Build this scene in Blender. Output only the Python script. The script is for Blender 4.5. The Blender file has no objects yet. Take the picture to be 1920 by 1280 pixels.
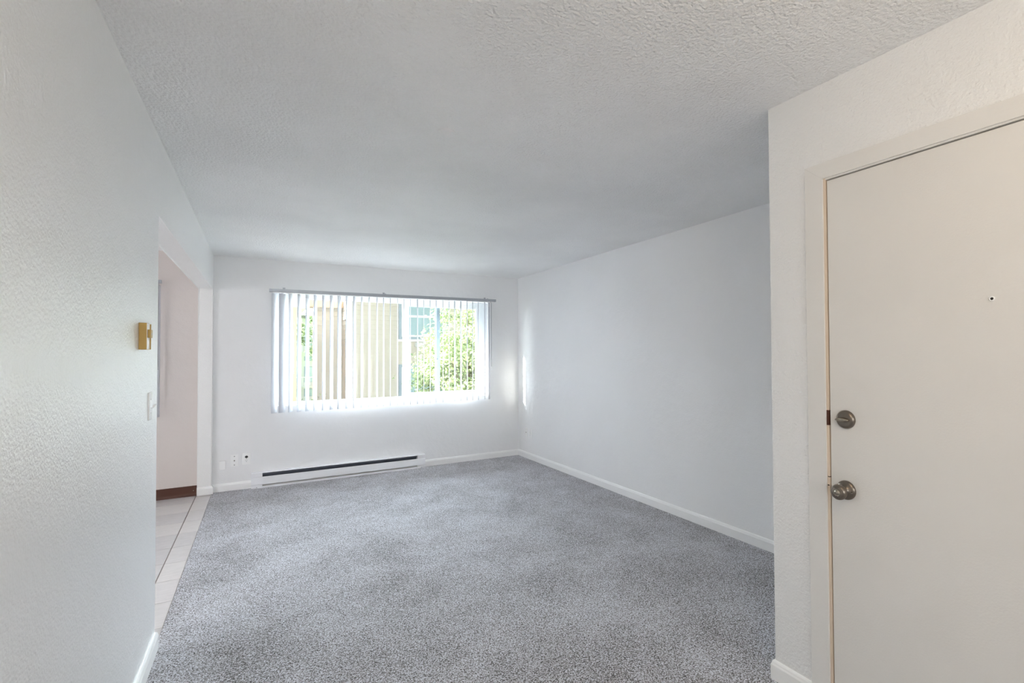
import bpy, bmesh, math, random
from mathutils import Vector, Matrix
R = math.radians
SC = bpy.context.scene
COL = SC.collection

# ------------------------------------------------------------------ camera
cam_d = bpy.data.cameras.new('camera')
cam = bpy.data.objects.new('camera', cam_d); COL.objects.link(cam); SC.camera = cam
cam_d.sensor_fit = 'HORIZONTAL'; cam_d.sensor_width = 36.0
cam_d.lens = 36.0 * 910.91 / 1920.0
cam_d.shift_x = -80.0 / 1920.0
cam_d.shift_y = 8.33 / 1920.0
cam_d.clip_start = 0.02; cam_d.clip_end = 400
YAW, PIT, ROL = 0.5426, 0.0177, -0.0054
fw = Vector((math.sin(YAW) * math.cos(PIT), math.cos(YAW) * math.cos(PIT), math.sin(PIT)))
r0 = Vector((math.cos(YAW), -math.sin(YAW), 0)); u0 = r0.cross(fw)
rr = r0 * math.cos(ROL) + u0 * math.sin(ROL); uu = -r0 * math.sin(ROL) + u0 * math.cos(ROL)
cam.matrix_world = Matrix(((rr.x, uu.x, -fw.x, 0), (rr.y, uu.y, -fw.y, 0), (rr.z, uu.z, -fw.z, 1.3836), (0, 0, 0, 1)))

# ------------------------------------------------------------------ view + world
SC.view_settings.view_transform = 'Standard'
SC.view_settings.look = 'None'
SC.view_settings.gamma = 1.0
SC.view_settings.use_curve_mapping = False
SC.view_settings.exposure = 0.48
SC.cycles.max_bounces = 14
SC.cycles.diffuse_bounces = 8
SC.cycles.transparent_max_bounces = 16
SC.cycles.caustics_reflective = False
SC.cycles.caustics_refractive = False
SC.cycles.sample_clamp_indirect = 0.0

# bright hazy sky, brightest on the far (+Y) side where the sun stands
SKY_FAR, SKY_NEAR = 37.0, 1.3
w = bpy.data.worlds.new('sky'); SC.world = w; w.use_nodes = True
nt = w.node_tree; nt.nodes.clear()
tc = nt.nodes.new('ShaderNodeTexCoord'); sp = nt.nodes.new('ShaderNodeSeparateXYZ')
cr = nt.nodes.new('ShaderNodeValToRGB'); bg = nt.nodes.new('ShaderNodeBackground'); wo = nt.nodes.new('ShaderNodeOutputWorld')
mr = nt.nodes.new('ShaderNodeMapRange')
mr.inputs[1].default_value = 0.03; mr.inputs[2].default_value = 0.55; mr.inputs[3].default_value = SKY_NEAR; mr.inputs[4].default_value = SKY_FAR
nt.links.new(tc.outputs['Generated'], sp.inputs[0]); nt.links.new(sp.outputs['Z'], cr.inputs[0]); nt.links.new(sp.outputs['Y'], mr.inputs[0])
nt.links.new(cr.outputs[0], bg.inputs[0]); zr = nt.nodes.new('ShaderNodeMapRange'); zr.inputs[1].default_value = 0.30; zr.inputs[2].default_value = 0.75; zr.inputs[3].default_value = 1.0; zr.inputs[4].default_value = 0.75
zm = nt.nodes.new('ShaderNodeMath'); zm.operation = 'MULTIPLY'
nt.links.new(sp.outputs['Z'], zr.inputs[0]); nt.links.new(zr.outputs[0], zm.inputs[0]); nt.links.new(mr.outputs[0], zm.inputs[1]); nt.links.new(zm.outputs[0], bg.inputs['Strength'])
nt.links.new(mr.outputs[0], zm.inputs[1]); nt.links.new(bg.outputs[0], wo.inputs[0])
cr.color_ramp.elements[0].position = 0.0; cr.color_ramp.elements[0].color = (0.86, 0.925, 1.0, 1)
cr.color_ramp.elements[1].position = 0.8; cr.color_ramp.elements[1].color = (0.78, 0.88, 1.0, 1)

def light(name, kind, loc, energy, color=(1, 1, 1), size=0.1, rot=None, size_y=None):
    d = bpy.data.lights.new(name, kind); o = bpy.data.objects.new(name, d); COL.objects.link(o)
    o.location = loc; d.energy = energy; d.color = color
    if kind == 'POINT': d.shadow_soft_size = size
    if kind == 'AREA':
        d.size = size
        if size_y: d.shape = 'RECTANGLE'; d.size_y = size_y
    if rot: o.rotation_euler = rot
    return o

sun = light('sun', 'SUN', (-10, 8, 8), 35.0, (1.0, 0.95, 0.88))
sun.data.angle = R(0.53)
sun.rotation_mode = 'QUATERNION'
sun.rotation_quaternion = Vector((0.914, -0.326, -0.242)).to_track_quat('-Z', 'Y')

# room dimensions (metres)
XL, XR, YB, XD, YD = -0.427, 3.0534, 6.0463, 1.8785, 1.3109
YO, HO, H = 2.967, 2.068, 2.44
YF = -2.6            # wall behind the camera
WX0, WX1, WZ0, WZ1 = 0.14, 2.625, 0.842, 2.085
DX0, DX1 = -2.25, -1.12                 # dining window
TW = 0.12                               # partition thickness
XS = XL - TW
DXL = -3.4                              # far side of the dining room
DYF = 1.6

# daylight: the sky sampled through each window opening
for (x0, x1) in ((WX0, WX1), (DX0, DX1)):
    p = light('daylight_and_fill', 'AREA', ((x0 + x1) / 2, YB + 0.20, (WZ0 + WZ1) / 2), 1.0, size=x1 - x0, size_y=WZ1 - WZ0, rot=(R(-90), 0, 0))
    p.data.cycles.is_portal = True

# ------------------------------------------------------------------ materials
def newmat(name):
    m = bpy.data.materials.new(name); m.use_nodes = True
    n = m.node_tree.nodes; l = m.node_tree.links
    return m, n, l, n['Principled BSDF']

def mat(name, col, rough=0.5, metal=0.0, spec=0.5, bump=None, coat=0.0):
    m, n, l, b = newmat(name)
    b.inputs['Base Color'].default_value = (*col, 1); b.inputs['Roughness'].default_value = rough
    b.inputs['Metallic'].default_value = metal; b.inputs['Specular IOR Level'].default_value = spec
    b.inputs['Coat Weight'].default_value = coat
    if bump:
        add_bump(n, l, b, *bump)
    return m

def add_bump(n, l, b, scale, dist, strength=1.0, detail=3.0):
    t = n.new('ShaderNodeTexCoord'); no = n.new('ShaderNodeTexNoise'); bu = n.new('ShaderNodeBump')
    no.inputs['Scale'].default_value = scale; no.inputs['Detail'].default_value = detail
    l.new(t.outputs['Object'], no.inputs['Vector']); l.new(no.outputs['Fac'], bu.inputs['Height'])
    bu.inputs['Distance'].default_value = dist; bu.inputs['Strength'].default_value = strength
    l.new(bu.outputs[0], b.inputs['Normal'])
    return no, bu

def paint(name, col, rough, s1, d1, s2, d2, spec=0.5, vary=0.04, vscale=1.6, coat=0.0):
    """roller-textured paint: fine orange peel over a broader unevenness, faint roller patches"""
    m, n, l, b = newmat(name)
    t = n.new('ShaderNodeTexCoord')
    a = n.new('ShaderNodeTexNoise'); a.inputs['Scale'].default_value = s1; a.inputs['Detail'].default_value = 3.5
    c = n.new('ShaderNodeTexNoise'); c.inputs['Scale'].default_value = s2; c.inputs['Detail'].default_value = 2
    l.new(t.outputs['Object'], a.inputs['Vector']); l.new(t.outputs['Object'], c.inputs['Vector'])
    b1 = n.new('ShaderNodeBump'); b1.inputs['Distance'].default_value = d2
    l.new(c.outputs['Fac'], b1.inputs['Height'])
    b2 = n.new('ShaderNodeBump'); b2.inputs['Distance'].default_value = d1
    l.new(a.outputs['Fac'], b2.inputs['Height']); l.new(b1.outputs[0], b2.inputs['Normal']); l.new(b2.outputs[0], b.inputs['Normal'])
    v = n.new('ShaderNodeTexNoise'); v.inputs['Scale'].default_value = vscale; v.inputs['Detail'].default_value = 4
    l.new(t.outputs['Object'], v.inputs['Vector'])
    mr = n.new('ShaderNodeMapRange'); mr.inputs[1].default_value = 0.35; mr.inputs[2].default_value = 0.65
    mr.inputs[3].default_value = 1 - vary; mr.inputs[4].default_value = 1.0
    l.new(v.outputs['Fac'], mr.inputs[0])
    mx = n.new('ShaderNodeMix'); mx.data_type = 'RGBA'; mx.blend_type = 'MULTIPLY'; mx.inputs[0].default_value = 1.0
    mx.inputs[6].default_value = (*col, 1); l.new(mr.outputs[0], mx.inputs[7]); l.new(mx.outputs[2], b.inputs['Base Color'])
    b.inputs['Roughness'].default_value = rough; b.inputs['Specular IOR Level'].default_value = spec
    b.inputs['Coat Weight'].default_value = coat; b.inputs['Coat Roughness'].default_value = 0.3
    l.new(b2.outputs[0], b.inputs['Coat Normal'])
    return m

M = {}
M['wall'] = paint('wall_paint', (0.86, 0.86, 0.85), 0.34, 120, 0.0028, 22, 0.003, spec=0.8, coat=0.8, vary=0.02)
M['wall_far'] = paint('wall_paint_far', (0.86, 0.86, 0.86), 0.5, 110, 0.0012, 14, 0.003, spec=0.4, vary=0.02)
M['wall_dining'] = paint('dining_paint', (0.70, 0.64, 0.61), 0.5, 110, 0.0012, 14, 0.003, spec=0.4, vary=0.02)
M['ceiling'] = paint('ceiling_paint', (0.89, 0.89, 0.885), 0.42, 80, 0.010, 12, 0.004, spec=0.45, vary=0.08, vscale=1.3)
M['trim'] = mat('trim_paint', (0.91, 0.91, 0.90), 0.28, bump=(60, 0.0006))
M['door'] = paint('door_paint', (0.78, 0.76, 0.725), 0.42, 160, 0.0005, 8, 0.0012, vary=0.03, vscale=3)
M['casing'] = mat('casing_paint', (0.78, 0.765, 0.735), 0.35, bump=(70, 0.0006))
M['raw_wood'] = mat('bare_jamb_wood', (0.70, 0.59, 0.47), 0.6, bump=(90, 0.0008))
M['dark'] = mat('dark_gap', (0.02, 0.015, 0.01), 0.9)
M['vinyl'] = mat('white_vinyl', (0.86, 0.88, 0.90), 0.3)
M['plastic'] = mat('white_plastic', (0.95, 0.95, 0.94), 0.25)
M['black'] = mat('black_plastic', (0.015, 0.015, 0.015), 0.5)
M['rail'] = mat('grey_aluminium', (0.42, 0.44, 0.47), 0.35, metal=0.4)
M['enamel'] = mat('white_enamel', (0.93, 0.94, 0.96), 0.25)
M['fin'] = mat('heater_fins', (0.22, 0.24, 0.29), 0.35, metal=0.7)
M['heater_inside'] = mat('grey_heater_sheet', (0.10, 0.11, 0.14), 0.4, metal=0.5)
M['pewter'] = mat('antique_pewter', (0.21, 0.18, 0.15), 0.30, metal=1.0, bump=(40, 0.0004))
M['pewter_light'] = mat('worn_pewter', (0.42, 0.38, 0.31), 0.25, metal=1.0)
M['brass'] = mat('old_gold_plastic', (0.42, 0.27, 0.075), 0.38, metal=0.35)
M['silver'] = mat('silver_face_glare', (0.85, 0.84, 0.82), 0.25, metal=0.3)  # silver tone holds the glare of the gold thermostat face
M['brown'] = mat('brown_cove_vinyl', (0.085, 0.028, 0.014), 0.42, bump=(30, 0.001))
M['grout'] = mat('grout', (0.22, 0.19, 0.17), 0.9)
M['bark'] = mat('bark', (0.20, 0.15, 0.11), 0.9, bump=(20, 0.02))
M['stucco'] = mat('white_stucco', (0.62, 0.62, 0.61), 0.9, bump=(30, 0.004))
M['own_siding'] = mat('dark_brown_siding', (0.05, 0.042, 0.035), 0.8, bump=(8, 0.002))
M['siding'] = mat('cream_siding', (0.55, 0.51, 0.445), 0.7, bump=(8, 0.002))
M['tan_siding'] = mat('tan_siding', (0.55, 0.41, 0.30), 0.7, bump=(8, 0.002))
M['bluegrey'] = mat('blue_grey_trim', (0.30, 0.36, 0.42), 0.5)
M['ext_white'] = mat('exterior_white_trim', (0.78, 0.78, 0.78), 0.5)
M['roof'] = mat('grey_shingles', (0.20, 0.19, 0.18), 0.9, bump=(15, 0.01))
M['grass'] = mat('grass', (0.14, 0.20, 0.08), 0.9, bump=(12, 0.05))
M['concrete'] = mat('concrete', (0.52, 0.51, 0.49), 0.9, bump=(20, 0.004))
M['ext_glass'] = mat('reflecting_window_glass', (0.34, 0.46, 0.50), 0.15, spec=0.4)

def vane_mat():
    m = bpy.data.materials.new('vinyl_vane'); m.use_nodes = True
    n = m.node_tree.nodes; l = m.node_tree.links; n.clear()
    o = n.new('ShaderNodeOutputMaterial'); d = n.new('ShaderNodeBsdfDiffuse'); t = n.new('ShaderNodeBsdfTranslucent')
    g = n.new('ShaderNodeBsdfGlossy'); x = n.new('ShaderNodeMixShader'); y = n.new('ShaderNodeMixShader')
    d.inputs[0].default_value = (0.74, 0.75, 0.78, 1); t.inputs[0].default_value = (0.72, 0.75, 0.82, 1)
    g.inputs['Roughness'].default_value = 0.4; x.inputs[0].default_value = 0.15; y.inputs[0].default_value = 0.05
    l.new(d.outputs[0], x.inputs[1]); l.new(t.outputs[0], x.inputs[2]); l.new(x.outputs[0], y.inputs[1]); l.new(g.outputs[0], y.inputs[2])
    l.new(y.outputs[0], o.inputs[0]); return m
M['vane'] = vane_mat()

def glass_mat():
    m = bpy.data.materials.new('window_glass'); m.use_nodes = True
    n = m.node_tree.nodes; l = m.node_tree.links; n.clear()
    o = n.new('ShaderNodeOutputMaterial'); t = n.new('ShaderNodeBsdfTransparent'); g = n.new('ShaderNodeBsdfGlossy')
    f = n.new('ShaderNodeFresnel'); x = n.new('ShaderNodeMixShader')
    t.inputs[0].default_value = (0.95, 0.975, 0.965, 1); g.inputs['Roughness'].default_value = 0.0; f.inputs[0].default_value = 1.45
    ge = n.new('ShaderNodeNewGeometry'); inv = n.new('ShaderNodeMath'); inv.operation = 'SUBTRACT'; inv.inputs[0].default_value = 1.0
    mu = n.new('ShaderNodeMath'); mu.operation = 'MULTIPLY'
    l.new(ge.outputs['Backfacing'], inv.inputs[1]); l.new(inv.outputs[0], mu.inputs[0]); l.new(f.outputs[0], mu.inputs[1])
    l.new(mu.outputs[0], x.inputs[0]); l.new(t.outputs[0], x.inputs[1]); l.new(g.outputs[0], x.inputs[2]); l.new(x.outputs[0], o.inputs[0])
    return m
M['glass'] = glass_mat()

def leaf_mat(name, c1, c2):
    m = bpy.data.materials.new(name); m.use_nodes = True
    n = m.node_tree.nodes; l = m.node_tree.links; n.clear()
    o = n.new('ShaderNodeOutputMaterial'); d = n.new('ShaderNodeBsdfDiffuse'); t = n.new('ShaderNodeBsdfTranslucent'); x = n.new('ShaderNodeMixShader')
    ge = n.new('ShaderNodeNewGeometry'); cr = n.new('ShaderNodeValToRGB')
    cr.color_ramp.elements[0].color = (*c1, 1); cr.color_ramp.elements[1].color = (*c2, 1)
    l.new(ge.outputs['Random Per Island'], cr.inputs[0]); l.new(cr.outputs[0], d.inputs[0]); l.new(cr.outputs[0], t.inputs[0])
    x.inputs[0].default_value = 0.25; l.new(d.outputs[0], x.inputs[1]); l.new(t.outputs[0], x.inputs[2]); l.new(x.outputs[0], o.inputs[0])
    return m
M['leaf'] = leaf_mat('maple_leaves', (0.11, 0.17, 0.07), (0.46, 0.50, 0.28))
M['leaf_dark'] = leaf_mat('dark_leaves', (0.08, 0.13, 0.06), (0.24, 0.29, 0.15))

def carpet_mat():
    m, n, l, b = newmat('speckled_carpet')
    t = n.new('ShaderNodeTexCoord')
    # tufts
    v = n.new('ShaderNodeTexVoronoi'); v.inputs['Scale'].default_value = 230
    nz = n.new('ShaderNodeTexNoise'); nz.inputs['Scale'].default_value = 150; nz.inputs['Detail'].default_value = 4; nz.inputs['Roughness'].default_value = 0.7
    bigs = n.new('ShaderNodeTexNoise'); bigs.inputs['Scale'].default_value = 2.1; bigs.inputs['Detail'].default_value = 6; bigs.inputs['Roughness'].default_value = 0.62; bigs.inputs['Distortion'].default_value = 0.4
    for k in (v, nz, bigs): l.new(t.outputs['Object'], k.inputs['Vector'])
    cr = n.new('ShaderNodeValToRGB'); e = cr.color_ramp.elements
    e[0].position = 0.36; e[0].color = (0.025, 0.022, 0.023, 1)
    e[1].position = 0.64; e[1].color = (0.86, 0.86, 0.92, 1)
    k = e.new(0.45); k.color = (0.24, 0.215, 0.21, 1); k = e.new(0.53); k.color = (0.57, 0.565, 0.60, 1)
    sep = n.new('ShaderNodeSeparateColor'); l.new(v.outputs['Color'], sep.inputs[0])
    # blend tuft random with noise
    ma = n.new('ShaderNodeMath'); ma.operation = 'MULTIPLY_ADD'; l.new(sep.outputs[0], ma.inputs[0]); ma.inputs[1].default_value = 0.22
    l.new(nz.outputs['Fac'], ma.inputs[2])
    m2 = n.new('ShaderNodeMath'); m2.operation = 'MULTIPLY_ADD'; l.new(bigs.outputs['Fac'], m2.inputs[0]); m2.inputs[1].default_value = 0.20
    l.new(ma.outputs[0], m2.inputs[2])
    m3 = n.new('ShaderNodeMath'); m3.operation = 'SUBTRACT'; l.new(m2.outputs[0], m3.inputs[0]); m3.inputs[1].default_value = 0.20
    l.new(m3.outputs[0], cr.inputs[0])
    l.new(cr.outputs[0], b.inputs['Base Color'])
    b.inputs['Roughness'].default_value = 0.95; b.inputs['Specular IOR Level'].default_value = 0.15
    b.inputs['Sheen Weight'].default_value = 0.25; b.inputs['Sheen Roughness'].default_value = 0.4
    b1 = n.new('ShaderNodeBump'); b1.inputs['Distance'].default_value = 0.02; b1.inputs['Strength'].default_value = 0.35; l.new(bigs.outputs['Fac'], b1.inputs['Height'])
    bu = n.new('ShaderNodeBump'); bu.inputs['Distance'].default_value = 0.007; l.new(m3.outputs[0], bu.inputs['Height']); l.new(b1.outputs[0], bu.inputs['Normal'])
    l.new(bu.outputs[0], b.inputs['Normal'])
    return m
M['carpet'] = carpet_mat()

def tile_mat():
    m, n, l, b = newmat('glazed_floor_tile')
    ge = n.new('ShaderNodeNewGeometry'); cr = n.new('ShaderNodeValToRGB')
    e = cr.color_ramp.elements
    e[0].color = (0.54, 0.51, 0.51, 1); e[1].color = (0.66, 0.62, 0.60, 1)
    l.new(ge.outputs['Random Per Island'], cr.inputs[0])
    t = n.new('ShaderNodeTexCoord'); no = n.new('ShaderNodeTexNoise'); no.inputs['Scale'].default_value = 14; no.inputs['Detail'].default_value = 6; no.inputs['Roughness'].default_value = 0.65
    mp = n.new('ShaderNodeMapping'); mp.inputs['Scale'].default_value = (1, 3.0, 1)
    l.new(t.outputs['Object'], mp.inputs[0]); l.new(mp.outputs[0], no.inputs['Vector'])
    mr = n.new('ShaderNodeMapRange'); mr.inputs[1].default_value = 0.3; mr.inputs[2].default_value = 0.7; mr.inputs[3].default_value = 0.90; mr.inputs[4].default_value = 1.04
    l.new(no.outputs['Fac'], mr.inputs[0])
    mx = n.new('ShaderNodeMix'); mx.data_type = 'RGBA'; mx.blend_type = 'MULTIPLY'; mx.inputs[0].default_value = 1
    l.new(cr.outputs[0], mx.inputs[6]); l.new(mr.outputs[0], mx.inputs[7]); l.new(mx.outputs[2], b.inputs['Base Color'])
    b.inputs['Roughness'].default_value = 0.38
    return m
M['tile'] = tile_mat()

# ------------------------------------------------------------------ mesh helpers
class MB:
    def __init__(s): s.bm = bmesh.new()
    def box(s, x0, x1, y0, y1, z0, z1, bev=0.0, seg=2):
        r = bmesh.ops.create_cube(s.bm, size=1.0)
        vs = r['verts']
        for v in vs:
            v.co = Vector(((x0 + x1) / 2 + v.co.x * (x1 - x0), (y0 + y1) / 2 + v.co.y * (y1 - y0), (z0 + z1) / 2 + v.co.z * (z1 - z0)))
        if bev > 0:
            es = list({e for v in vs for e in v.link_edges})
            bmesh.ops.bevel(s.bm, geom=es, offset=bev, segments=seg, affect='EDGES', profile=0.6)
        return s
    def poly(s, pts):
        vs = [s.bm.verts.new(p) for p in pts]; s.bm.faces.new(vs); return s
    def prism(s, prof, axis, a0, a1):
        """extrude a closed 2D profile along an axis; profile gives the other two coordinates in order"""
        def P(u, v, a):
            return {'x': (a, u, v), 'y': (u, a, v), 'z': (u, v, a)}[axis]
        A = [s.bm.verts.new(P(u, v, a0)) for u, v in prof]; B = [s.bm.verts.new(P(u, v, a1)) for u, v in prof]
        n = len(prof)
        for i in range(n):
            s.bm.faces.new((A[i], A[(i + 1) % n], B[(i + 1) % n], B[i]))
        s.bm.faces.new(A[::-1]); s.bm.faces.new(B)
        return s
    def lathe(s, prof, centre, axis, n=40):
        """prof = [(distance along axis, radius)]"""
        ax = Vector(axis).normalized(); t = Vector((0, 0, 1)) if abs(ax.z) < 0.9 else Vector((1, 0, 0))
        u = ax.cross(t).normalized(); v = ax.cross(u); c = Vector(centre)
        rings = []
        for d, r in prof:
            if r < 1e-6: rings.append([s.bm.verts.new(c + ax * d)])
            else: rings.append([s.bm.verts.new(c + ax * d + (u * math.cos(2 * math.pi * k / n) + v * math.sin(2 * math.pi * k / n)) * r) for k in range(n)])
        for a, b in zip(rings, rings[1:]):
            for k in range(n):
                k2 = (k + 1) % n
                if len(a) == 1 and len(b) == 1: continue
                if len(a) == 1: s.bm.faces.new((a[0], b[k2], b[k]))
                elif len(b) == 1: s.bm.faces.new((a[k], a[k2], b[0]))
                else: s.bm.faces.new((a[k], a[k2], b[k2], b[k]))
        return s
    def tube(s, pts, rad, n=8):
        pts = [Vector(p) for p in pts]; rings = []
        for i, p in enumerate(pts):
            d = (pts[min(i + 1, len(pts) - 1)] - pts[max(i - 1, 0)]).normalized()
            t = Vector((0, 0, 1)) if abs(d.z) < 0.9 else Vector((1, 0, 0))
            u = d.cross(t).normalized(); v = d.cross(u); r = rad[i] if isinstance(rad, (list, tuple)) else rad
            rings.append([s.bm.verts.new(p + (u * math.cos(2 * math.pi * k / n) + v * math.sin(2 * math.pi * k / n)) * r) for k in range(n)])
        for a, b in zip(rings, rings[1:]):
            for k in range(n): s.bm.faces.new((a[k], a[(k + 1) % n], b[(k + 1) % n], b[k]))
        s.bm.faces.new(rings[0][::-1]); s.bm.faces.new(rings[-1]); return s
    def build(s, name, m, parent=None, smooth=False, origin=None, **props):
        bmesh.ops.recalc_face_normals(s.bm, faces=s.bm.faces[:])
        me = bpy.data.meshes.new(name)
        if origin is not None:
            for v in s.bm.verts: v.co -= Vector(origin)
        s.bm.to_mesh(me); s.bm.free(); me.materials.append(M[m])
        if smooth:
            for p in me.polygons: p.use_smooth = True
        o = bpy.data.objects.new(name, me); COL.objects.link(o)
        if origin is not None: o.location = origin
        if parent is not None:
            o.parent = parent; o.matrix_parent_inverse = parent.matrix_world.inverted() if False else Matrix.Translation(-parent.location)
        for k, v in props.items(): o[k] = v
        return o

def struct(mb, name, m, parent=None, **k):
    if parent is None: k['kind'] = 'structure'
    return mb.build(name, m, parent, **k)

def thing(name, label, cat, loc=(0, 0, 0), group=None):
    o = bpy.data.objects.new(name, None); COL.objects.link(o); o.location = loc
    o.empty_display_size = 0.05
    o['label'] = label; o['category'] = cat
    if group: o['group'] = group
    return o

# ------------------------------------------------------------------ room shell
WT = 0.16
def wall_with_holes(x0, x1, holes, y0, y1, z1):
    m = MB(); xs = sorted({x0, x1, *[h[0] for h in holes], *[h[1] for h in holes]})
    for a, b in zip(xs, xs[1:]):
        h = [h for h in holes if h[0] <= a and b <= h[1]]
        if not h: m.box(a, b, y0, y1, -0.02, z1)
        else:
            m.box(a, b, y0, y1, -0.02, h[0][2]); m.box(a, b, y0, y1, h[0][3], z1)
    bmesh.ops.remove_doubles(m.bm, verts=m.bm.verts[:], dist=1e-5)
    return m
# back wall: living-room half and dining half
struct(wall_with_holes(XL - TW / 2, XR + 0.15, [(WX0, WX1, WZ0, WZ1)], YB, YB + WT, 2.6), 'wall_back', 'wall_far')
struct(wall_with_holes(DXL - 0.15, XL - TW / 2, [(DX0, DX1, 0.86, 2.085)], YB, YB + WT, 2.6), 'wall_dining_back', 'wall_dining')
struct(MB().box(XR, XR + 0.15, YD - 0.10, YB, -0.02, 2.6), 'wall_right', 'wall_far')

# left wall: solid near part, header over the opening, stub against the back wall
lw = MB()
prof = [(YF, -0.02), (YO, -0.02), (YO, HO), (YB - 0.049, HO), (YB - 0.049, -0.02), (YB, -0.02), (YB, 2.6), (YF, 2.6)]
lw.prism(prof, 'x', XS, XL)
es = []
for e in lw.bm.edges:
    a, b = e.verts
    ya, za, yb, zb = a.co.y, a.co.z, b.co.y, b.co.z
    on = abs(a.co.x - b.co.x) < 1e-6
    if on and ((abs(ya - YO) < 1e-4 and abs(yb - YO) < 1e-4) or (abs(za - HO) < 1e-4 and abs(zb - HO) < 1e-4) or (abs(ya - (YB - .049)) < 1e-4 and abs(yb - (YB - .049)) < 1e-4)): es.append(e)
bmesh.ops.bevel(lw.bm, geom=es, offset=0.006, segments=3, affect='EDGES')
struct(lw, 'wall_left', 'wall')

# entry wall that carries the door, with its return to the right wall
DY0, DY1, DZ1 = 0.17, 1.0745, 2.064       # door opening inside the casing
DT = 0.12
ew = MB()
ew.box(XD, XD + DT, DY1 - 0.0005, YD, -0.02, 2.6, bev=0.004)
ew.box(XD, XD + DT, DY0, DY1, DZ1, 2.6)
ew.box(XD, XD + DT, YF, DY0, -0.02, 2.6)
struct(ew, 'wall_entry', 'wall')
struct(MB().box(XD + DT, XR, YD - 0.10, YD, -0.02, 2.6), 'wall_closet', 'wall_far')
struct(wall_with_holes(XS, XD + DT + 0.1, [(-0.05, 1.45, 0.85, 2.15)], YF - 0.12, YF, 2.6), 'wall_front', 'wall_far')
lwm = wall_with_holes(DYF, YB, [(1.95, 3.35, 0.85, 2.15)], 0, 0.12, 2.6)
for v in lwm.bm.verts: v.co = Vector((DXL - v.co.y, v.co.x, v.co.z))
struct(lwm, 'wall_dining_left', 'wall_dining')
struct(MB().box(DXL, XS, DYF - 0.12, DYF, -0.02, 2.6), 'wall_dining_front', 'wall_dining')

# ceiling (sagging about 2 cm in the far left corner)
c = MB(); nx, ny = 24, 30
x0, x1, y0, y1 = DXL - 0.12, XR + 0.15, YF - 0.12, YB + WT
def cz(x, y):
    f = max(0.0, 1 - abs(x - XL) / 3.0) * max(0.0, min(1.0, (y - 3.2) / 2.8)) ** 1.3
    return H - 0.022 * f
g = [[c.bm.verts.new((x0 + (x1 - x0) * i / nx, y0 + (y1 - y0) * j / ny, cz(x0 + (x1 - x0) * i / nx, y0 + (y1 - y0) * j / ny))) for j in range(ny + 1)] for i in range(nx + 1)]
for i in range(nx):
    for j in range(ny): c.bm.faces.new((g[i][j], g[i + 1][j], g[i + 1][j + 1], g[i][j + 1]))
r = bmesh.ops.extrude_face_region(c.bm, geom=c.bm.faces[:])
for v in [v for v in r['geom'] if isinstance(v, bmesh.types.BMVert)]: v.co.z = 2.62
ceil = struct(c, 'ceiling', 'ceiling', smooth=False)
# painted-over cover plate on the ceiling
MB().lathe([(0, 0.042), (0.004, 0.042), (0.006, 0.038), (0.006, 0.0)], (0.7444, 2.2215, H), (0, 0, -1), 32).build('ceiling_cover_plate', 'ceiling', label='small round cover plate painted over, set in the white textured ceiling', category='cover plate')

# carpet and tile
struct(MB().box(XL, XR, YF, YB, -0.05, 0.0), 'floor', 'carpet')
struct(MB().box(DXL, XL, DYF, YB, -0.06, -0.0095), 'floor_dining', 'grout')
tl = MB(); T = 0.3225
yj = [5.4534 + T, 5.4534]
y = 5.4534
js = [YB - 0.0, 5.775] + [5.4534 - k * 0.3215 for k in range(0, 13)]
xs = [XL - 0.003, -0.5555] + [-0.5555 - k * 0.3215 for k in range(1, 10)]
for a in range(len(js) - 1):
    for b in range(len(xs) - 1):
        g1 = 0.0035 if b == 0 else 0.0018; g0 = 0.0035 if b == 1 else 0.0018
        if b == 0: g0 = 0.0
        X1, X0 = xs[b] - g0, xs[b + 1] + g1
        Y1, Y0 = js[a] - 0.0016, js[a + 1] + 0.0016
        if Y0 < DYF: Y0 = DYF
        if X0 < DXL or Y1 <= Y0: continue
        tl.box(X0, X1, Y0, Y1, -0.03, -0.007, bev=0.0015, seg=1)
struct(tl, 'floor_tile', 'tile')

# ------------------------------------------------------------------ baseboards
def base_prof(s=1.0):
    # (distance from wall, height)
    return [(0, 0), (0.013, 0), (0.013, 0.060), (0.0115, 0.0645), (0.0105, 0.066), (0.0085, 0.074), (0.005, 0.0795), (0, 0.081)]
def base_run(name, p0, p1, n, ext0=0.0, ext1=0.0, m='trim', parent=None):
    """p0->p1 along the wall foot; n = room-side normal"""
    p0 = Vector((*p0, 0)); p1 = Vector((*p1, 0)); d = (p1 - p0).normalized(); n = Vector((*n, 0))
    mb = MB(); pr = base_prof(); A = []; B = []
    for (t, z) in pr:
        A.append(mb.bm.verts.new(p0 + n * t - d * (ext0 * t) + Vector((0, 0, z))))
        B.append(mb.bm.verts.new(p1 + n * t + d * (ext1 * t) + Vector((0, 0, z))))
    k = len(pr)
    for i in range(k): mb.bm.faces.new((A[i], A[(i + 1) % k], B[(i + 1) % k], B[i]))
    mb.bm.faces.new(A[::-1]); mb.bm.faces.new(B)
    return struct(mb, name, m, parent)
base_run('baseboard_back', (XL, YB), (XR, YB), (0, -1), -1, -1)
base_run('baseboard_right', (XR, YB), (XR, YD), (-1, 0), -1, 0)
b = base_run('baseboard_left', (XL, YO), (XL, YF), (1, 0), 1, 0)
base_run('baseboard_return', (XS, YO), (XL, YO), (0, 1), 0, 1, parent=b)
b = base_run('baseboard_stub', (XS, YB - 0.049), (XL, YB - 0.049), (0, -1), 0, 1)
base_run('baseboard_return', (XL, YB - 0.049), (XL, YB), (1, 0), 1, -1, parent=b)
b = base_run('baseboard_entry', (XD, YD), (XD, 1.145), (-1, 0), 1, 0)
base_run('baseboard_return', (XD, YD), (XR, YD), (0, 1), 1, 0, parent=b)
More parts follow.
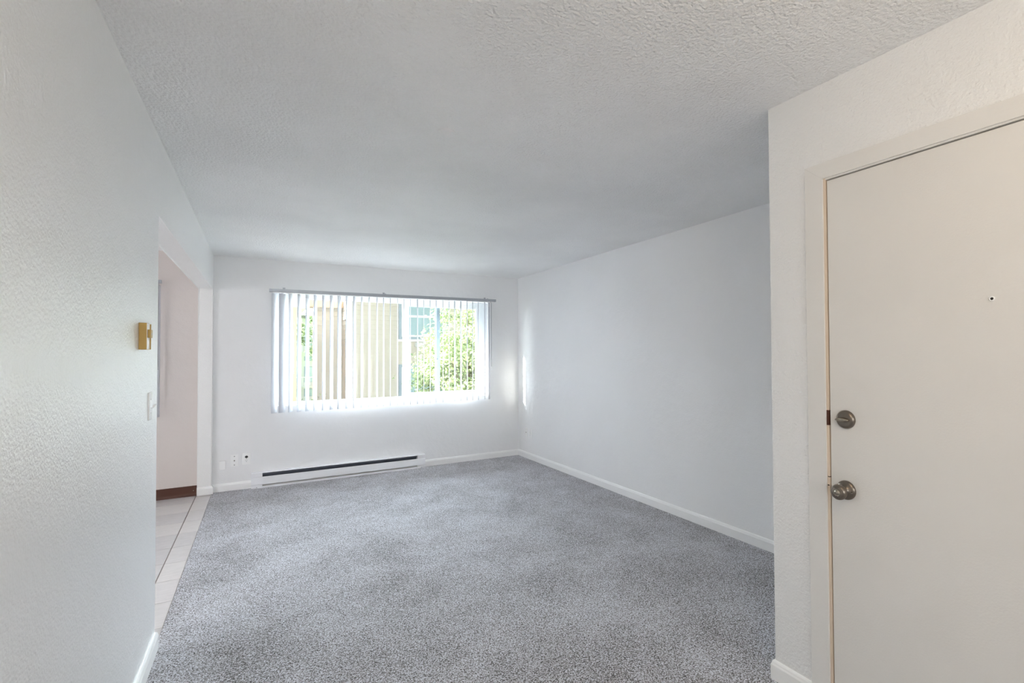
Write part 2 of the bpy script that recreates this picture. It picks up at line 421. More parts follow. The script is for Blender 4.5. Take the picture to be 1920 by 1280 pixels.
# brown vinyl cove base in the dining room, with its curved toe and one nail head
cv = MB(); cv.prism([(YB, -0.007), (YB - 0.016, -0.007), (YB - 0.012, 0.0), (YB - 0.006, 0.008), (YB - 0.0035, 0.02), (YB - 0.003, 0.092), (YB, 0.094)], 'x', DXL, XS - 0.001)
cb = struct(cv, 'baseboard_dining', 'brown')
MB().lathe([(0, 0.005), (0.003, 0.0045), (0.004, 0)], (-0.578, YB - 0.003, 0.045), (0, -1, 0), 12).build('nail_head', 'pewter_light', cb)

# ------------------------------------------------------------------ entry door, frame and hardware
JX = XD + 0.0005
cs = MB()
CO, CI, CZO, CZI = 1.1450, DY1, 2.1260, DZ1
XF = XD - 0.0065
def mitre(mb, pts, x0, x1):
    a = [mb.bm.verts.new((x0, *p)) for p in pts]; b = [mb.bm.verts.new((x1, *p)) for p in pts]; n = len(pts)
    for i in range(n): mb.bm.faces.new((a[i], a[(i + 1) % n], b[(i + 1) % n], b[i]))
    mb.bm.faces.new(a[::-1]); mb.bm.faces.new(b)
    return mb
trim = struct(mitre(MB(), [(CO, 0), (CI, 0), (CI, CZI - 0.0006), (CO, CZO - 0.0006)], XF, XD), 'trim_1', 'casing')
mitre(MB(), [(CO, CZO), (CI, CZI), (DY0, CZI), (DY0 - 0.07, CZO)], XF - 0.0008, XD).build('head_casing', 'casing', trim)
mitre(MB(), [(DY0, CZI - 0.0006), (DY0, 0), (DY0 - 0.07, 0), (DY0 - 0.07, CZO - 0.0006)], XF, XD).build('side_casing', 'casing', trim)
# bead of caulk down the outer edge of the casing
MB().tube([(XD - 0.001, CO + 0.001, 0.082), (XD - 0.001, CO + 0.0008, 0.8), (XD - 0.001, CO + 0.0015, 1.4), (XD - 0.001, CO + 0.001, CZO)], 0.0022, 6).build('caulk_line', 'trim', trim)
jamb = MB()
jamb.box(XD + 0.0008, XD + DT, CI - 0.0085, CI, 0, DZ1)
struct(jamb, 'trim_2', 'raw_wood')
jh = MB(); jh.box(XD + 0.0008, XD + DT, DY0, CI - 0.0085, DZ1 - 0.006, DZ1)
struct(jh, 'trim_3', 'casing')
struct(MB().box(XD + 0.055, XD + 0.07, DY0, CI - 0.008, 0.0, DZ1 - 0.005), 'door_gap_shade', 'dark')   # dark sheet behind the door that paints in the gap's shade
st = MB()
st.box(XD + 0.0002, XD + 0.03, CI - 0.0092, CI + 0.0004, 1.105, 1.163)
strike = st.build('strike_plate', 'brown', bpy.data.objects['trim_2'])
st = MB(); st.box(XD + 0.0002, XD + 0.03, CI - 0.0092, CI + 0.0001, 0.835, 0.905, bev=0.001)
st.build('latch_strike', 'raw_wood', bpy.data.objects['trim_2'])
st = MB(); st.box(XD - 0.0001, XD + 0.01, CI - 0.007, CI - 0.0005, 0.872, 0.876); st.box(XD - 0.0001, XD + 0.01, CI - 0.0088, CI - 0.002, 0.905, 0.908)
st.build('latch_slot', 'dark', bpy.data.objects['trim_2'])

DFX = XD + 0.004
door = struct(MB().box(DFX, DFX + 0.045, DY0 + 0.003, 1.0622, 0.012, 2.0535, bev=0.0015), 'door_1', 'door')
# deadbolt
dy, dz = 1.0035, 1.1335
db = MB().lathe([(0.0, 0.0345), (0.004, 0.0345), (0.010, 0.031), (0.0135, 0.027), (0.0145, 0.0225), (0.0145, 0.0)], (DFX, dy, dz), (-1, 0, 0), 56).build('deadbolt', 'pewter', door, smooth=True)
tt = MB()
n = 24; rings = []
for (d, sy, sz) in ((0.0, 0.024, 0.0085), (0.006, 0.025, 0.0075), (0.013, 0.0235, 0.0055), (0.0155, 0.020, 0.003)):
    rings.append([tt.bm.verts.new((DFX - 0.0145 - d, dy + 0.004 + sy * math.cos(2 * math.pi * k / n), dz + sz * math.sin(2 * math.pi * k / n))) for k in range(n)])
for a, b2 in zip(rings, rings[1:]):
    for k in range(n): tt.bm.faces.new((a[k], a[(k + 1) % n], b2[(k + 1) % n], b2[k]))
tt.bm.faces.new(rings[-1])
tt.build('thumb_turn', 'pewter_light', db, smooth=True)
# knob
ky, kz = 1.0065, 0.869
kn = MB().lathe([(0.0, 0.0355), (0.003, 0.0355), (0.008, 0.033), (0.012, 0.027), (0.013, 0.016), (0.026, 0.0125), (0.034, 0.013), (0.038, 0.020), (0.043, 0.0265), (0.050, 0.0285), (0.057, 0.0275), (0.062, 0.0235), (0.0635, 0.021), (0.0625, 0.0195), (0.0635, 0.0185), (0.0645, 0.012)], (DFX, ky, kz), (-1, 0, 0), 56).build('door_knob', 'pewter', door, smooth=True)
MB().lathe([(0.0645, 0.0125), (0.063, 0.0105), (0.066, 0.009), (0.067, 0.0)], (DFX, ky, kz), (-1, 0, 0), 32).build('lock_button', 'pewter_light', kn, smooth=True)
for s in (-1, 1):
    MB().lathe([(0.0, 0.0038), (0.0022, 0.0036), (0.003, 0.0)], (DFX - 0.0105, ky + s * 0.0265, kz - 0.002), (-1, 0, 0), 12).build('screw', 'pewter_light', kn)
# peephole
ph = MB().lathe([(0.0, 0.0075), (0.0025, 0.0075), (0.0035, 0.0062), (0.0030, 0.0042), (0.001, 0.0040)], (DFX, 0.570, 1.5446), (-1, 0, 0), 28).build('peephole', 'plastic', door, smooth=True)
MB().lathe([(0.0, 0.0041), (0.0015, 0.0041), (0.002, 0.0)], (DFX, 0.570, 1.5446), (-1, 0, 0), 20).build('lens', 'black', ph)

# ------------------------------------------------------------------ windows
FY = YB + 0.100       # room-side face of the frame
def window(name, x0, x1, z0, z1, posts, sash=None, outer=None):
    f = MB(); F = 0.112; y0, y1 = FY, FY + 0.06
    f.box(x0, x0 + F, y0, y1, z0, z1, bev=0.004)
    f.box(x1 - F, x1, y0, y1, z0, z1, bev=0.004)
    f.box(x0 + F, x1 - F, y0, y1, z0, z0 + 0.028, bev=0.004)
    f.box(x0 + F, x1 - F, y0, y1, z1 - 0.055, z1, bev=0.004)
    # stepped tracks
    f.box(x0 + F, x1 - F, y0 - 0.006, y0 + 0.004, z0, z0 + 0.014, bev=0.002)
    f.box(x0 + F, x1 - F, y0 - 0.006, y0 + 0.004, z1 - 0.030, z1, bev=0.002)
    f.box(x0, x0 + 0.02, y0 - 0.006, y0 + 0.004, z0, z1, bev=0.002)
    f.box(x1 - 0.02, x1, y0 - 0.006, y0 + 0.004, z0, z1, bev=0.002)
    f.box(x1 - 0.062, x1 - 0.055, y0 - 0.004, y0 + 0.002, z0, z1)
    fr = struct(f, name, 'vinyl')
    for (a, b) in posts: MB().box(a, b, y0 + 0.012, y1 - 0.01, z0 + 0.02, z1 - 0.04, bev=0.003).build('mullion', 'vinyl', fr)
    MB().box(x0 + 0.05, x1 - 0.05, y0 + 0.042, y0 + 0.046, z0 + 0.02, z1 - 0.04).build('pane', 'glass', fr)
    if sash:
        a, b = sash; s = MB(); zz0, zz1 = z0 + 0.014, z1 - 0.034; yy0, yy1 = y0 + 0.004, y0 + 0.030
        s.box(a, a + 0.078, yy0, yy1, zz0, zz1, bev=0.004)
        s.box(b - 0.05, b, yy0, yy1, zz0, zz1, bev=0.004)
        s.box(a + 0.07, b - 0.05, yy0, yy1, zz0, zz0 + 0.058, bev=0.004)
        s.box(a + 0.07, b - 0.05, yy0, yy1, zz1 - 0.055, zz1, bev=0.004)
        so = s.build('sash', 'vinyl', fr)
        MB().box(a + 0.014, a + 0.034, yy0 - 0.010, yy0, 1.300, 1.385, bev=0.003).build('latch', 'plastic', so)
        MB().box(a + 0.018, a + 0.030, yy0 - 0.004, yy0, 1.02, 1.09, bev=0.001).build('latch', 'plastic', so)
    if outer:
        a, b = outer; s = MB()
        s.box(a, b, y0 + 0.046, y0 + 0.066, z0 + 0.03, z1 - 0.05, bev=0.003)
        so = s.build('screen_post', 'screen', fr)
        MB().box((a + b) / 2 - 0.012, (a + b) / 2 + 0.004, y0 + 0.036, y0 + 0.046, 1.325, 1.345, bev=0.001).build('latch', 'fin', so)
    return fr
M['screen'] = mat('pale_blue_aluminium', (0.38, 0.45, 0.52), 0.4, metal=0.0)
window('window_1', WX0, WX1, WZ0, WZ1, [(0.872, 0.915)], sash=(1.505, 2.52), outer=(1.925, 1.99))
window('window_2', DX0, DX1, 0.86, 2.085, [(-1.6, -1.55)])
def added_window(name, axis, c, a0, a1, z0, z1):
    f = MB()
    def b(u0, u1, w0, w1, t=0.05):
        if axis == 'y': f.box(u0, u1, c - t, c, w0, w1, bev=0.003)
        else: f.box(c - t, c, u0, u1, w0, w1, bev=0.003)
    b(a0, a0 + 0.05, z0, z1); b(a1 - 0.05, a1, z0, z1); b(a0 + 0.05, a1 - 0.05, z0, z0 + 0.05); b(a0 + 0.05, a1 - 0.05, z1 - 0.05, z1)
    m_ = (a0 + a1) / 2; b(m_ - 0.025, m_ + 0.025, z0 + 0.05, z1 - 0.05)
    return struct(f, name, 'vinyl')
# fill area lights in two added, unseen windows: dining side and behind the camera
added_window('added_window_side', 'x', DXL - 0.03, 1.95, 3.35, 0.85, 2.15)
added_window('added_window_rear', 'y', YF - 0.03, -0.05, 1.45, 0.85, 2.15)
light('daylight_and_fill', 'AREA', (DXL - 0.10, 2.65, 1.5), 30, (0.90, 0.94, 1.0), 1.3, rot=(R(90), 0, R(-90)), size_y=1.4)  # added fill shining through the opening onto the right wall
light('daylight_and_fill', 'AREA', (0.7, YF - 0.10, 1.5), 23, (1.0, 0.99, 0.97), 1.5, rot=(R(90), 0, 0), size_y=1.3)  # added fill facing forward from behind the camera
sl = MB(); sl.box(WX0 - 0.012, WX1 + 0.012, YB - 0.006, YB + 0.1, WZ0 - 0.006, WZ0 + 0.004, bev=0.0015)
sl.box(WX0 - 0.002, WX1 + 0.002, YB - 0.002, YB + 0.02, WZ0 - 0.012, WZ0 - 0.006)
struct(sl, 'trim_5', 'trim')

# ------------------------------------------------------------------ vertical blinds
VH = 2.070 - 0.783
def vane_mesh():
    mb = MB(); n = 6; Wd = 0.089; sag = 0.0065; th = 0.0007
    def pt(k, side, z):
        t = k / n * 2 - 1
        return (sag * (1 - t * t) + side * th, t * Wd / 2, z)
    for k in range(n):
        for side in (0, 1):
            q = [pt(k, side, -VH), pt(k + 1, side, -VH), pt(k + 1, side, -0.012), pt(k, side, -0.012)]
            mb.poly(q if side else q[::-1])
    for side_k in (0, n):
        mb.poly([pt(side_k, 0, -VH), pt(side_k, 1, -VH), pt(side_k, 1, -0.012), pt(side_k, 0, -0.012)])
    # stem and clip that hang it from the carrier
    mb.box(-0.001, 0.007, -0.006, 0.006, -0.014, 0.006)
    return mb
def make_blind(name, label, cat, xr0, xr1, vanes, wand, group=None, zt=2.081, tilt=0.0095, brk=()):
    YV = YB - 0.080
    t = thing(name, label, cat, ((xr0 + xr1) / 2, YV, zt), group)
    z = lambda x: zt + tilt * (x - xr0)
    hr = MB(); hr.box(xr0, xr1, YV - 0.021, YV + 0.021, -0.016, 0.016, bev=0.003)
    hr.box(xr0 + 0.002, xr1 - 0.002, YV - 0.0225, YV - 0.0200, 0.010, 0.0165)
    for v in hr.bm.verts: v.co.z += z(v.co.x)
    ho = hr.build('headrail', 'rail', t)
    sl = MB(); sl.box(xr0 + 0.03, xr1 - 0.03, YV - 0.013, YV + 0.013, -0.024, -0.0165)
    for v in sl.bm.verts: v.co.z += z(v.co.x)
    sl.build('carrier_track', 'plastic', ho)
    for x in brk:
        b = MB(); b.box(x - 0.012, x + 0.012, YV - 0.016, YB, 0.016, 0.019); b.box(x - 0.004, x + 0.004, YV - 0.026, YV - 0.021, 0.006, 0.024)
        b.box(x - 0.012, x + 0.012, YB - 0.003, YB, 0.0, 0.045)
        for v in b.bm.verts: v.co.z += z(v.co.x)
        b.build('mounting_bracket', 'rail', ho)
    first = None
    for (x, a) in vanes:
        if first is None:
            first = vane_mesh().build('vane', 'vane', None); o = first
        else:
            o = first.copy(); COL.objects.link(o)
        o.parent = t; o.matrix_parent_inverse = Matrix.Identity(4)
        o.location = Vector((x, YV, z(x) - 0.017)) - t.location
        o.rotation_euler = (0, 0, -a)
    wx, wy, wz0, wz1 = wand
    MB().tube([(wx, wy + 0.012, wz1 + 0.02), (wx, wy, wz1), (wx, wy, wz0)], 0.0042, 6).build('wand', 'wand', t)
    return t
M['wand'] = mat('clear_grey_wand', (0.40, 0.40, 0.42), 0.2)
vx = [0.113, 0.187, 0.267, 0.348, 0.427, 0.506, 0.591, 0.67, 0.75, 0.832, 0.911, 0.991, 1.072, 1.16, 1.233, 1.309, 1.393, 1.469, 1.545, 1.633, 1.708, 1.788, 1.865, 1.951, 2.031, 2.108, 2.19, 2.273, 2.349, 2.427, 2.521, 2.582]
vw = [10.5, 12.0, 8, 7.6, 7.5, 6.5, 6.5, 6.9, 7.5, 6.2, 6.2, 4.6, 4.4, 3.7, 3.1, 1.9, 1.6, 1.2, 1.3, 2.6, 1.3, 1.3, 1.3, 1.3, 1.2, 3.2, 3.4, 2, 2, 2, 2.2, 4.0]
van = []
for x, wv in zip(vx, vw):
    y = YB - 0.08; ray = math.atan2(x, y); d = x * math.sin(YAW) + y * math.cos(YAW)
    eff = max(0.0, wv - 0.9)
    van.append((x, ray + math.asin(min(0.95, eff * d / (910.9 * 0.089)))))
make_blind('vertical_blind', 'wide white vertical blind with open vanes hanging over the living room window', 'vertical blind', 0.066, 2.676, van,
           (2.603, YB - 0.108, 1.229, 2.065), brk=(0.2045, 1.2507, 2.5533))
dv = [(-0.862 - 0.079 * k, R(24 if k < 2 else 62)) for k in range(17)]
make_blind('vertical_blind', 'white vertical blind edge with hanging wand, in the dining area behind the left wall', 'vertical blind', -2.33, -0.831, dv,
           (-0.849, YB - 0.112, 1.258, 2.09), zt=2.106, tilt=0.0, brk=(-2.2, -0.95))

# ------------------------------------------------------------------ baseboard heater
hx0, hx1, hy, hz = -0.090, 1.735, YB - 0.065, 0.163
ht = thing('baseboard_heater', 'long white electric baseboard heater low on the wall under the window', 'heater', ((hx0 + hx1) / 2, YB, 0))
sx0, sx1 = 0.012, 1.640
body = MB()
body.prism([(YB, 0.0), (YB, hz), (hy + 0.006, hz), (hy, hz - 0.004), (hy, hz - 0.008), (hy + 0.004, hz - 0.008), (hy + 0.004, hz - 0.005), (YB - 0.003, hz - 0.005), (YB - 0.003, 0.0)], 'x', hx0 + 0.002, hx1 - 0.002)
body.build('back_and_top', 'enamel', ht)
fp = MB(); fp.prism([(hy, 0.037), (hy, 0.112), (hy + 0.004, 0.116), (hy + 0.010, 0.116), (hy + 0.010, 0.112), (hy + 0.005, 0.110), (hy + 0.005, 0.040), (hy + 0.010, 0.034)], 'x', hx0 + 0.001, hx1 - 0.001)
fp.build('front_panel', 'enamel', ht)
bf = MB(); bf.box(sx0, sx1, hy + 0.002, hy + 0.006, 0.0, 0.019); bf.box(sx0, sx1, hy + 0.004, YB - 0.004, 0.0, 0.003)
bf.build('bottom_flange', 'enamel', ht)
for (a, b2) in ((hx0, sx0), (sx1, hx1)):
    ec = MB()
    ec.box(a, b2, hy + 0.0015, YB - 0.004, 0.118, hz - 0.006, bev=0.001)
    ec.box(a, b2, hy + 0.008, YB - 0.004, 0.019, 0.118)
    ec.box(a, b2, hy + 0.001, YB - 0.004, 0.0, 0.019, bev=0.001)
    e = ec.build('end_cap', 'enamel', ht)
    MB().lathe([(0, 0.004), (0.002, 0.003), (0.0025, 0)], ((a + b2) / 2, hy + 0.001, 0.010), (0, -1, 0), 12).build('screw', 'fin', e)
lv = MB()
lv.box(sx0, sx1, hy + 0.030, YB - 0.004, 0.100, 0.103)
for k, (yy, zz) in enumerate(((hy + 0.012, 0.150), (hy + 0.020, 0.140), (hy + 0.028, 0.130))):
    lv.prism([(yy, zz), (yy + 0.006, zz + 0.005), (yy + 0.006, zz + 0.0062), (yy, zz + 0.0012)], 'x', sx0 + 0.001, sx1 - 0.001)
lv.build('louver', 'fin', ht)
MB().tube([(sx0 - 0.05, hy + 0.034, 0.065), (sx1 + 0.05, hy + 0.034, 0.065)], 0.006, 8).build('heating_element', 'fin', ht)
fn = MB()
for k in range(150):
    x = sx0 + 0.05 + k * 0.0103
    fn.box(x, x + 0.0012, hy + 0.014, hy + 0.054, 0.045, 0.095)
fn.build('heating_fins', 'fin', ht)['kind'] = 'stuff'
MB().box(sx0, sx1, YB - 0.006, YB - 0.004, 0.004, hz - 0.006).build('inner_back', 'heater_inside', ht)

# ------------------------------------------------------------------ wall plates
# each builder works in a local frame: u across, z up, d out of the wall
def frame_back(x, z): return lambda u, v, d: (x + u, YB - d, z + v)
def frame_right(y, z): return lambda u, v, d: (XR - d, y - u, z + v)
def frame_left(y, z): return lambda u, v, d: (XL + d, y + u, z + v)
def lbox(fr, u0, u1, v0, v1, d0, d1, bev=0.0):
    mb = MB(); mb.box(u0, u1, d0, d1, v0, v1, bev)
    for v in mb.bm.verts: v.co = Vector(fr(v.co.x, v.co.z, v.co.y))
    return mb
def ldisc(fr, u, v, d0, d1, r, n=16, sq=1.0):
    mb = MB(); A = []; B = []
    for k in range(n):
        a = 2 * math.pi * k / n
        A.append(mb.bm.verts.new(fr(u + r * sq * math.cos(a), v + r * math.sin(a), d0))); B.append(mb.bm.verts.new(fr(u + r * sq * math.cos(a), v + r * math.sin(a), d1)))
    for k in range(n): mb.bm.faces.new((A[k], A[(k + 1) % n], B[(k + 1) % n], B[k]))
    mb.bm.faces.new(B); mb.bm.faces.new(A[::-1]); return mb
def plate(name, fr, w, h, label, cat):
    t = thing(name, label, cat, fr(0, 0, 0)); p = lbox(fr, -w / 2, w / 2, -h / 2, h / 2, 0, 0.006, bev=0.0018).build('cover_plate', 'plastic', t)
    return t
def sockets(t, fr, plugged):
    for s in (1, -1):
        c = s * 0.0195
        f = ldisc(fr, 0, c, 0.005, 0.0085, 0.0165, 24, 0.95).build('receptacle', 'plastic', t)
        if s == 1 and plugged:
            ldisc(fr, 0, c + 0.001, 0.008, 0.0105, 0.0125, 20, 1.15).build('dark_socket', 'black', f)
        else:
            for (u, hh) in ((-0.006, 0.008), (0.006, 0.0065)):
                lbox(fr, u - 0.0011, u + 0.0011, c + 0.001, c + 0.001 + hh, 0.008, 0.0089).build('slot', 'black', f)
            ldisc(fr, 0, c - 0.008, 0.008, 0.0089, 0.0026, 10).build('ground_hole', 'black', f)
    ldisc(fr, 0, 0, 0.006, 0.0075, 0.003, 10).build('screw', 'pewter_light', t)
f = frame_back(-0.340, 0.267)
t = thing('junction_box', 'small blank white surface box on the back wall, leftmost and lowest of the three there', 'junction box', f(0, 0, 0))
lbox(f, -0.0265, 0.0265, -0.045, 0.045, 0, 0.018, bev=0.002).build('box_cover', 'plastic', t)
f = frame_back(-0.2375, 0.303)
t = plate('wall_plate', f, 0.070, 0.122, 'white wall plate with one centre jack and two screws, between blank box and power outlet', 'wall plate')
ldisc(f, 0, 0, 0.005, 0.010, 0.0062, 14).build('coax_jack', 'pewter', t)
for s in (-1, 1): ldisc(f, 0, s * 0.044, 0.005, 0.0072, 0.0042, 12).build('screw', 'black', t)
f = frame_back(-0.132, 0.311)
t = plate('power_outlet', f, 0.075, 0.122, 'white duplex power outlet on the back wall, just left above the heater', 'outlet')
sockets(t, f, True)
f = frame_right(5.806, 0.342)
t = plate('wall_plate', f, 0.070, 0.115, 'white jack plate on the right wall, closer to the far corner of the pair', 'wall plate')
ldisc(f, 0, 0, 0.005, 0.010, 0.006, 14).build('coax_jack', 'pewter', t)
f = frame_right(5.695, 0.338)
t = plate('power_outlet', f, 0.085, 0.118, 'white duplex power outlet on the right wall, farther from the corner of the pair', 'outlet')
sockets(t, f, False)

# light switch
f = frame_left(2.782, 1.1645)
t = plate('light_switch', f, 0.072, 0.122, 'white toggle light switch on the left wall below the gold thermostat', 'light switch')
tg = MB(); tg.prism([(-0.005, -0.006), (0.006, -0.008), (0.0062, 0.004), (0.018, 0.010), (0.0175, 0.004), (0.007, -0.010), (-0.005, -0.010)], 'x', -0.0045, 0.0045)
for v in tg.bm.verts: v.co = Vector(f(v.co.x, v.co.z, 0.006 + v.co.y))
tg.build('toggle', 'plastic', t)
for s in (-1, 1): ldisc(f, 0, s * 0.030, 0.005, 0.0072, 0.003, 12).build('screw', 'plastic', t)

# thermostat
t = thing('thermostat', 'gold wall thermostat with face glare painted silver on the left wall above the light switch', 'thermostat', (XL, 2.583, 1.4675))
MB().box(XL, -0.4015, 2.550, 2.607, 1.413, 1.522, bev=0.0015).build('housing', 'brass', t)
MB().box(-0.4016, -0.4000, 2.553, 2.606, 1.415, 1.520).build('face_plate', 'silver', t)  # gold front face, its glare put into the colour
MB().box(XL + 0.004, -0.3965, 2.607, 2.613, 1.414, 1.519, bev=0.0008).build('rear_lip', 'brass', t)
MB().box(-0.4000, -0.3890, 2.556, 2.592, 1.461, 1.495, bev=0.002).build('adjusting_knob', 'brass', t)
MB().box(-0.3890, -0.3884, 2.568, 2.580, 1.474, 1.480).build('pointer', 'silver', t)

# ------------------------------------------------------------------ ceiling lamps (out of view behind the camera and in the dining room)
def dome(name, x, y, label, watts, color):
    t = thing(name, label, 'ceiling light', (x, y, H))
    MB().lathe([(0, 0.17), (0.02, 0.17), (0.025, 0.16), (0.025, 0)], (x, y, H), (0, 0, -1), 40).build('base_pan', 'enamel', t, smooth=False)
    light('lamp_bulb', 'POINT', (x, y, H - 0.35), watts, color, 0.14)
    return t
dome('ceiling_light', 0.75, 0.10, 'round flush ceiling light in the entry behind the camera', 9.0, (1.0, 0.78, 0.52))
dome('ceiling_light', -2.0, 3.9, 'round flush ceiling light in the middle of the dining room', 2, (1.0, 0.86, 0.76))

# ------------------------------------------------------------------ outside
GZ = -2.9
struct(MB().box(-60, 80, YB + WT, 120, GZ - 0.2, GZ), 'ground', 'grass')
struct(MB().box(-20, 20, YB + WT, YB + WT + 0.05, 2.46, 8.0), 'sky_block_wall', 'own_siding')  # added unseen dark wall keeping sky light off the neighbour's facade
struct(MB().box(-20, 20, YB + WT - 0.1, YB + WT, GZ, -0.06), 'wall_lower_storey', 'own_siding')
struct(MB().box(-40, 60, 6.6, 13.2, GZ, GZ + 0.03), 'path', 'concrete')
struct(MB().box(-2.5, XR + 1.0, YB + WT, YB + WT + 1.05, 2.36, 2.46), 'sun_shade_eave', 'ext_white')  # added unseen overhang, sized to cut the sun strip at its top

def siding(x0, x1, z0, z1, y, lap=0.15):
    mb = MB(); z = z0
    while z < z1:
        zt = min(z + lap, z1)
        mb.prism([(y, z), (y - 0.036, z), (y - 0.005, zt), (y, zt)], 'x', x0, x1)
        z += lap
    return mb
def ext_window(parent, xa, xb, za, zb, y, trim='bluegrey', meet=None, mull=None):
    f = MB(); T = 0.085
    f.box(xa, xa + T, y - 0.05, y + 0.01, za, zb); f.box(xb - T, xb, y - 0.05, y + 0.01, za, zb)
    f.box(xa + T, xb - T, y - 0.05, y + 0.01, za, za + T); f.box(xa + T, xb - T, y - 0.05, y + 0.01, zb - T, zb)
    w_ = f.build('window', trim, parent)
    g = MB(); a, b, c_, d = xa + T, xb - T, za + T, zb - T; S = 0.06
    g.box(a, a + S, y - 0.04, y, c_, d); g.box(b - S, b, y - 0.04, y, c_, d); g.box(a, b, y - 0.04, y, c_, c_ + S); g.box(a, b, y - 0.04, y, d - S, d)
    if meet: g.box(a, b, y - 0.04, y, meet, meet + 0.07)
    if mull: g.box(mull - 0.04, mull + 0.04, y - 0.045, y, c_, d)
    g.build('window_frame', 'ext_white', w_)
    MB().box(a + S / 2, b - S / 2, y - 0.02, y - 0.012, c_ + S / 2, d - S / 2).build('pane', 'ext_glass', w_)
# neighbour's house with cream lap siding
nb = thing('apartment_building', 'cream lap-sided building with blue-grey framed windows, seen through the middle of the window', 'building', (6, 20, GZ))
MB().box(2.30, 11, 16.03, 24, GZ, 3.35).build('wall', 'siding', nb)
siding(2.225, 11, GZ, 3.35, 16.0).build('lap_siding', 'siding', nb)
# side laps on the left return
s = MB(); z = GZ
while z < 3.35:
    s.prism([(2.30, z), (2.215, z), (2.232, min(z + .15, 3.35)), (2.30, min(z + .15, 3.35))], 'y', 16.0, 17.05); z += 0.15
s.build('side_siding', 'siding', nb)
MB().box(2.205, 2.26, 15.965, 16.03, GZ, 3.35).build('corner_board', 'ext_white', nb)
MB().box(1.42, 2.30, 17.02, 17.7, GZ, 2.92).build('wing_wall', 'siding', nb)
siding(1.40, 2.25, GZ, 2.92, 17.0).build('wing_siding', 'siding', nb)
MB().box(1.38, 1.46, 16.97, 17.03, GZ, 2.95).build('corner_board', 'ext_white', nb)
ev = MB(); ev.prism([(16.75, 2.95), (16.75, 3.10), (17.4, 3.35), (18.0, 3.1), (18.0, 2.95)], 'x', 1.10, 2.25)
ev.build('wing_roof', 'roof', nb)
MB().box(1.10, 2.25, 16.72, 16.76, 2.90, 3.12).build('fascia', 'tan_siding', nb)
MB().box(2.0, 11.3, 15.6, 24.4, 3.35, 3.5).build('roof', 'roof', nb)
ext_window(nb, 3.77, 5.40, 1.90, 3.30, 15.98, meet=2.62, mull=None)
ext_window(nb, 3.77, 5.40, -0.55, 1.09, 15.98, meet=0.0, mull=4.35)
MB().box(3.74, 5.43, 15.93, 16.0, 1.83, 1.90).build('window_sill', 'ext_white', nb)
MB().box(4.28, 4.52, 15.85, 16.0, 1.66, 1.80).build('vent_hood', 'stucco', nb)

# building close on the left, tan
tb = thing('apartment_building', 'tan building edge at the far left of the window, behind the first open vanes', 'building', (-2.5, 17, GZ))
MB().box(-5.5, 0.70, 14.02, 20, GZ, 2.62).build('wall', 'tan_siding', tb)
siding(-5.5, 0.66, GZ, 2.6, 14.0, 0.2).build('lap_siding', 'tan_siding', tb)
MB().box(0.66, 0.755, 13.95, 14.05, GZ, 2.62).build('corner_board', 'tan_siding', tb)
MB().box(-5.8, 1.0, 13.6, 20.3, 2.62, 2.85).build('roof', 'ext_white', tb)

# distant block with balconies in the gap
fb = thing('apartment_building', 'distant white building with dark window rows, in the gap between tan and cream buildings', 'building', (4, 50, GZ))
MB().box(-4, 11, 48.2, 58, GZ, 4.7).build('wall', 'stucco', fb)
MB().box(-4.4, 11.4, 47.6, 58.4, 4.7, 4.95).build('roof', 'roof', fb)
for (za, zb) in ((2.3, 3.05), (0.95, 1.35), (-0.95, 1.0 - 0.55), (-2.2, -1.5)):
    for k in range(6):
        xa = 0.2 + k * 1.5
        w_ = MB().box(xa, xa + 1.15, 48.1, 48.22, za, zb).build('window', 'bluegrey', fb)
        MB().box(xa + 0.08, xa + 1.07, 48.06, 48.12, za + 0.06, zb - 0.06).build('pane', 'ext_glass', w_)
for z in (1.75, -0.2 - 1.05):
    b_ = MB().box(-1, 8, 47.2, 48.2, z - 0.12, z).build('balcony', 'stucco', fb)
    r_ = MB(); r_.box(-1, 8, 47.2, 47.26, z + 0.75, z + 0.82)
    for k in range(46): r_.box(-1 + k * 0.2, -0.97 + k * 0.2, 47.21, 47.25, z, z + 0.75)
    r_.build('railing', 'ext_white', b_)

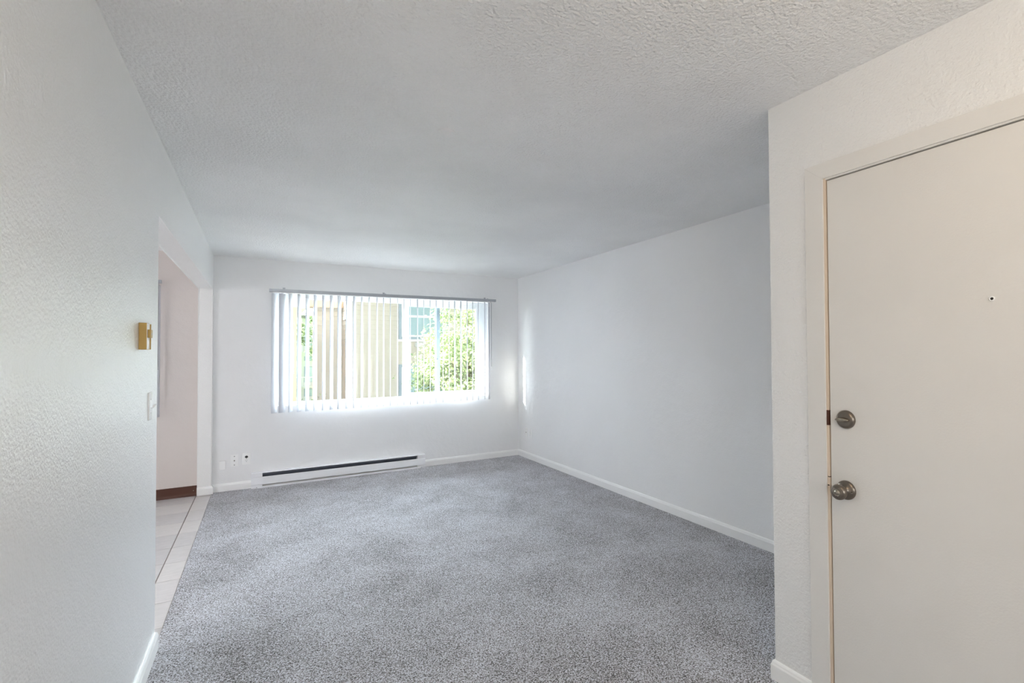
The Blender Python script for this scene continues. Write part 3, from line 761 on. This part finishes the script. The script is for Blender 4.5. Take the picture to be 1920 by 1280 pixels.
def tree(name, label, x, y, zc, rx, ry, rz, nleaf, leaf, m, seed, group=None, clusters=70, trunk=True):
    rnd = random.Random(seed)
    t = thing(name, label, 'tree', (x, y, GZ), group)
    fo = bmesh.new(); cl = []
    while len(cl) < clusters:
        p = Vector((rnd.uniform(-1, 1), rnd.uniform(-1, 1), rnd.uniform(-1, 1)))
        if 0.25 < p.length < 1.0: cl.append((Vector((x + p.x * rx, y + p.y * ry, zc + p.z * rz)), rnd.uniform(0.22, 0.42)))
    for i in range(nleaf):
        c0, cr_ = cl[rnd.randrange(len(cl))]
        d = Vector((rnd.gauss(0, 1), rnd.gauss(0, 1), rnd.gauss(0, 0.8))) * cr_ * 0.6
        p = c0 + d
        nrm = (d.normalized() + Vector((rnd.uniform(-.7, .7), rnd.uniform(-.7, .7), rnd.uniform(0, 1.1)))).normalized()
        a = nrm.cross(Vector((rnd.uniform(-1, 1), rnd.uniform(-1, 1), rnd.uniform(-1, 1)))).normalized(); b_ = nrm.cross(a)
        s_ = leaf * rnd.uniform(0.6, 1.25)
        v = [fo.verts.new(p + a * s_ * u_ + b_ * s_ * w_ + nrm * s_ * h_) for u_, w_, h_ in ((-1, 0, 0), (-0.1, -0.55, 0.12), (1.0, 0, -0.15), (-0.1, 0.55, 0.12))]
        fo.faces.new((v[0], v[1], v[2])); fo.faces.new((v[0], v[2], v[3]))
    me = bpy.data.meshes.new('foliage'); fo.to_mesh(me); fo.free(); me.materials.append(M[m])
    f_ = bpy.data.objects.new('foliage', me); COL.objects.link(f_); f_.parent = t; f_.matrix_parent_inverse = Matrix.Translation(-t.location)
    tr = MB()
    tr.tube([(x, y, GZ), (x + 0.05, y, zc - rz * 0.7), (x - 0.05, y + 0.05, zc)], [0.16, 0.12, 0.07], 10)
    for c0, _ in cl[::3]:
        tr.tube([(x, y, zc - rz * rnd.uniform(0.2, 0.8)), tuple((Vector((x, y, zc)) + c0) / 2), tuple(c0)], [0.05, 0.03, 0.012], 5)
    tr.build('trunk', 'bark', t)
    return t
tree('leafy_tree', 'pale green leafy tree close outside the right half of the window', 4.25, 11.2, 0.35, 1.35, 1.2, 2.35, 38000, 0.040, 'leaf', 3, clusters=130)
tree('leafy_tree', 'darker green tree behind the pale tree, at the right edge of the window', 6.6, 13.6, 0.6, 1.4, 0.8, 2.9, 14000, 0.07, 'leaf_dark', 8, clusters=80)
tree('garden_tree', 'small green tree at the corner of the tan building on the left', 1.05, 13.3, -0.7, 0.22, 0.3, 1.0, 2200, 0.045, 'leaf', 5, clusters=24)
tree('distant_tree', 'tall sparse tree in front of the distant white building', 4.4, 44, 2.9, 2.1, 1.2, 2.4, 3000, 0.13, 'leaf_dark', 9, clusters=36)
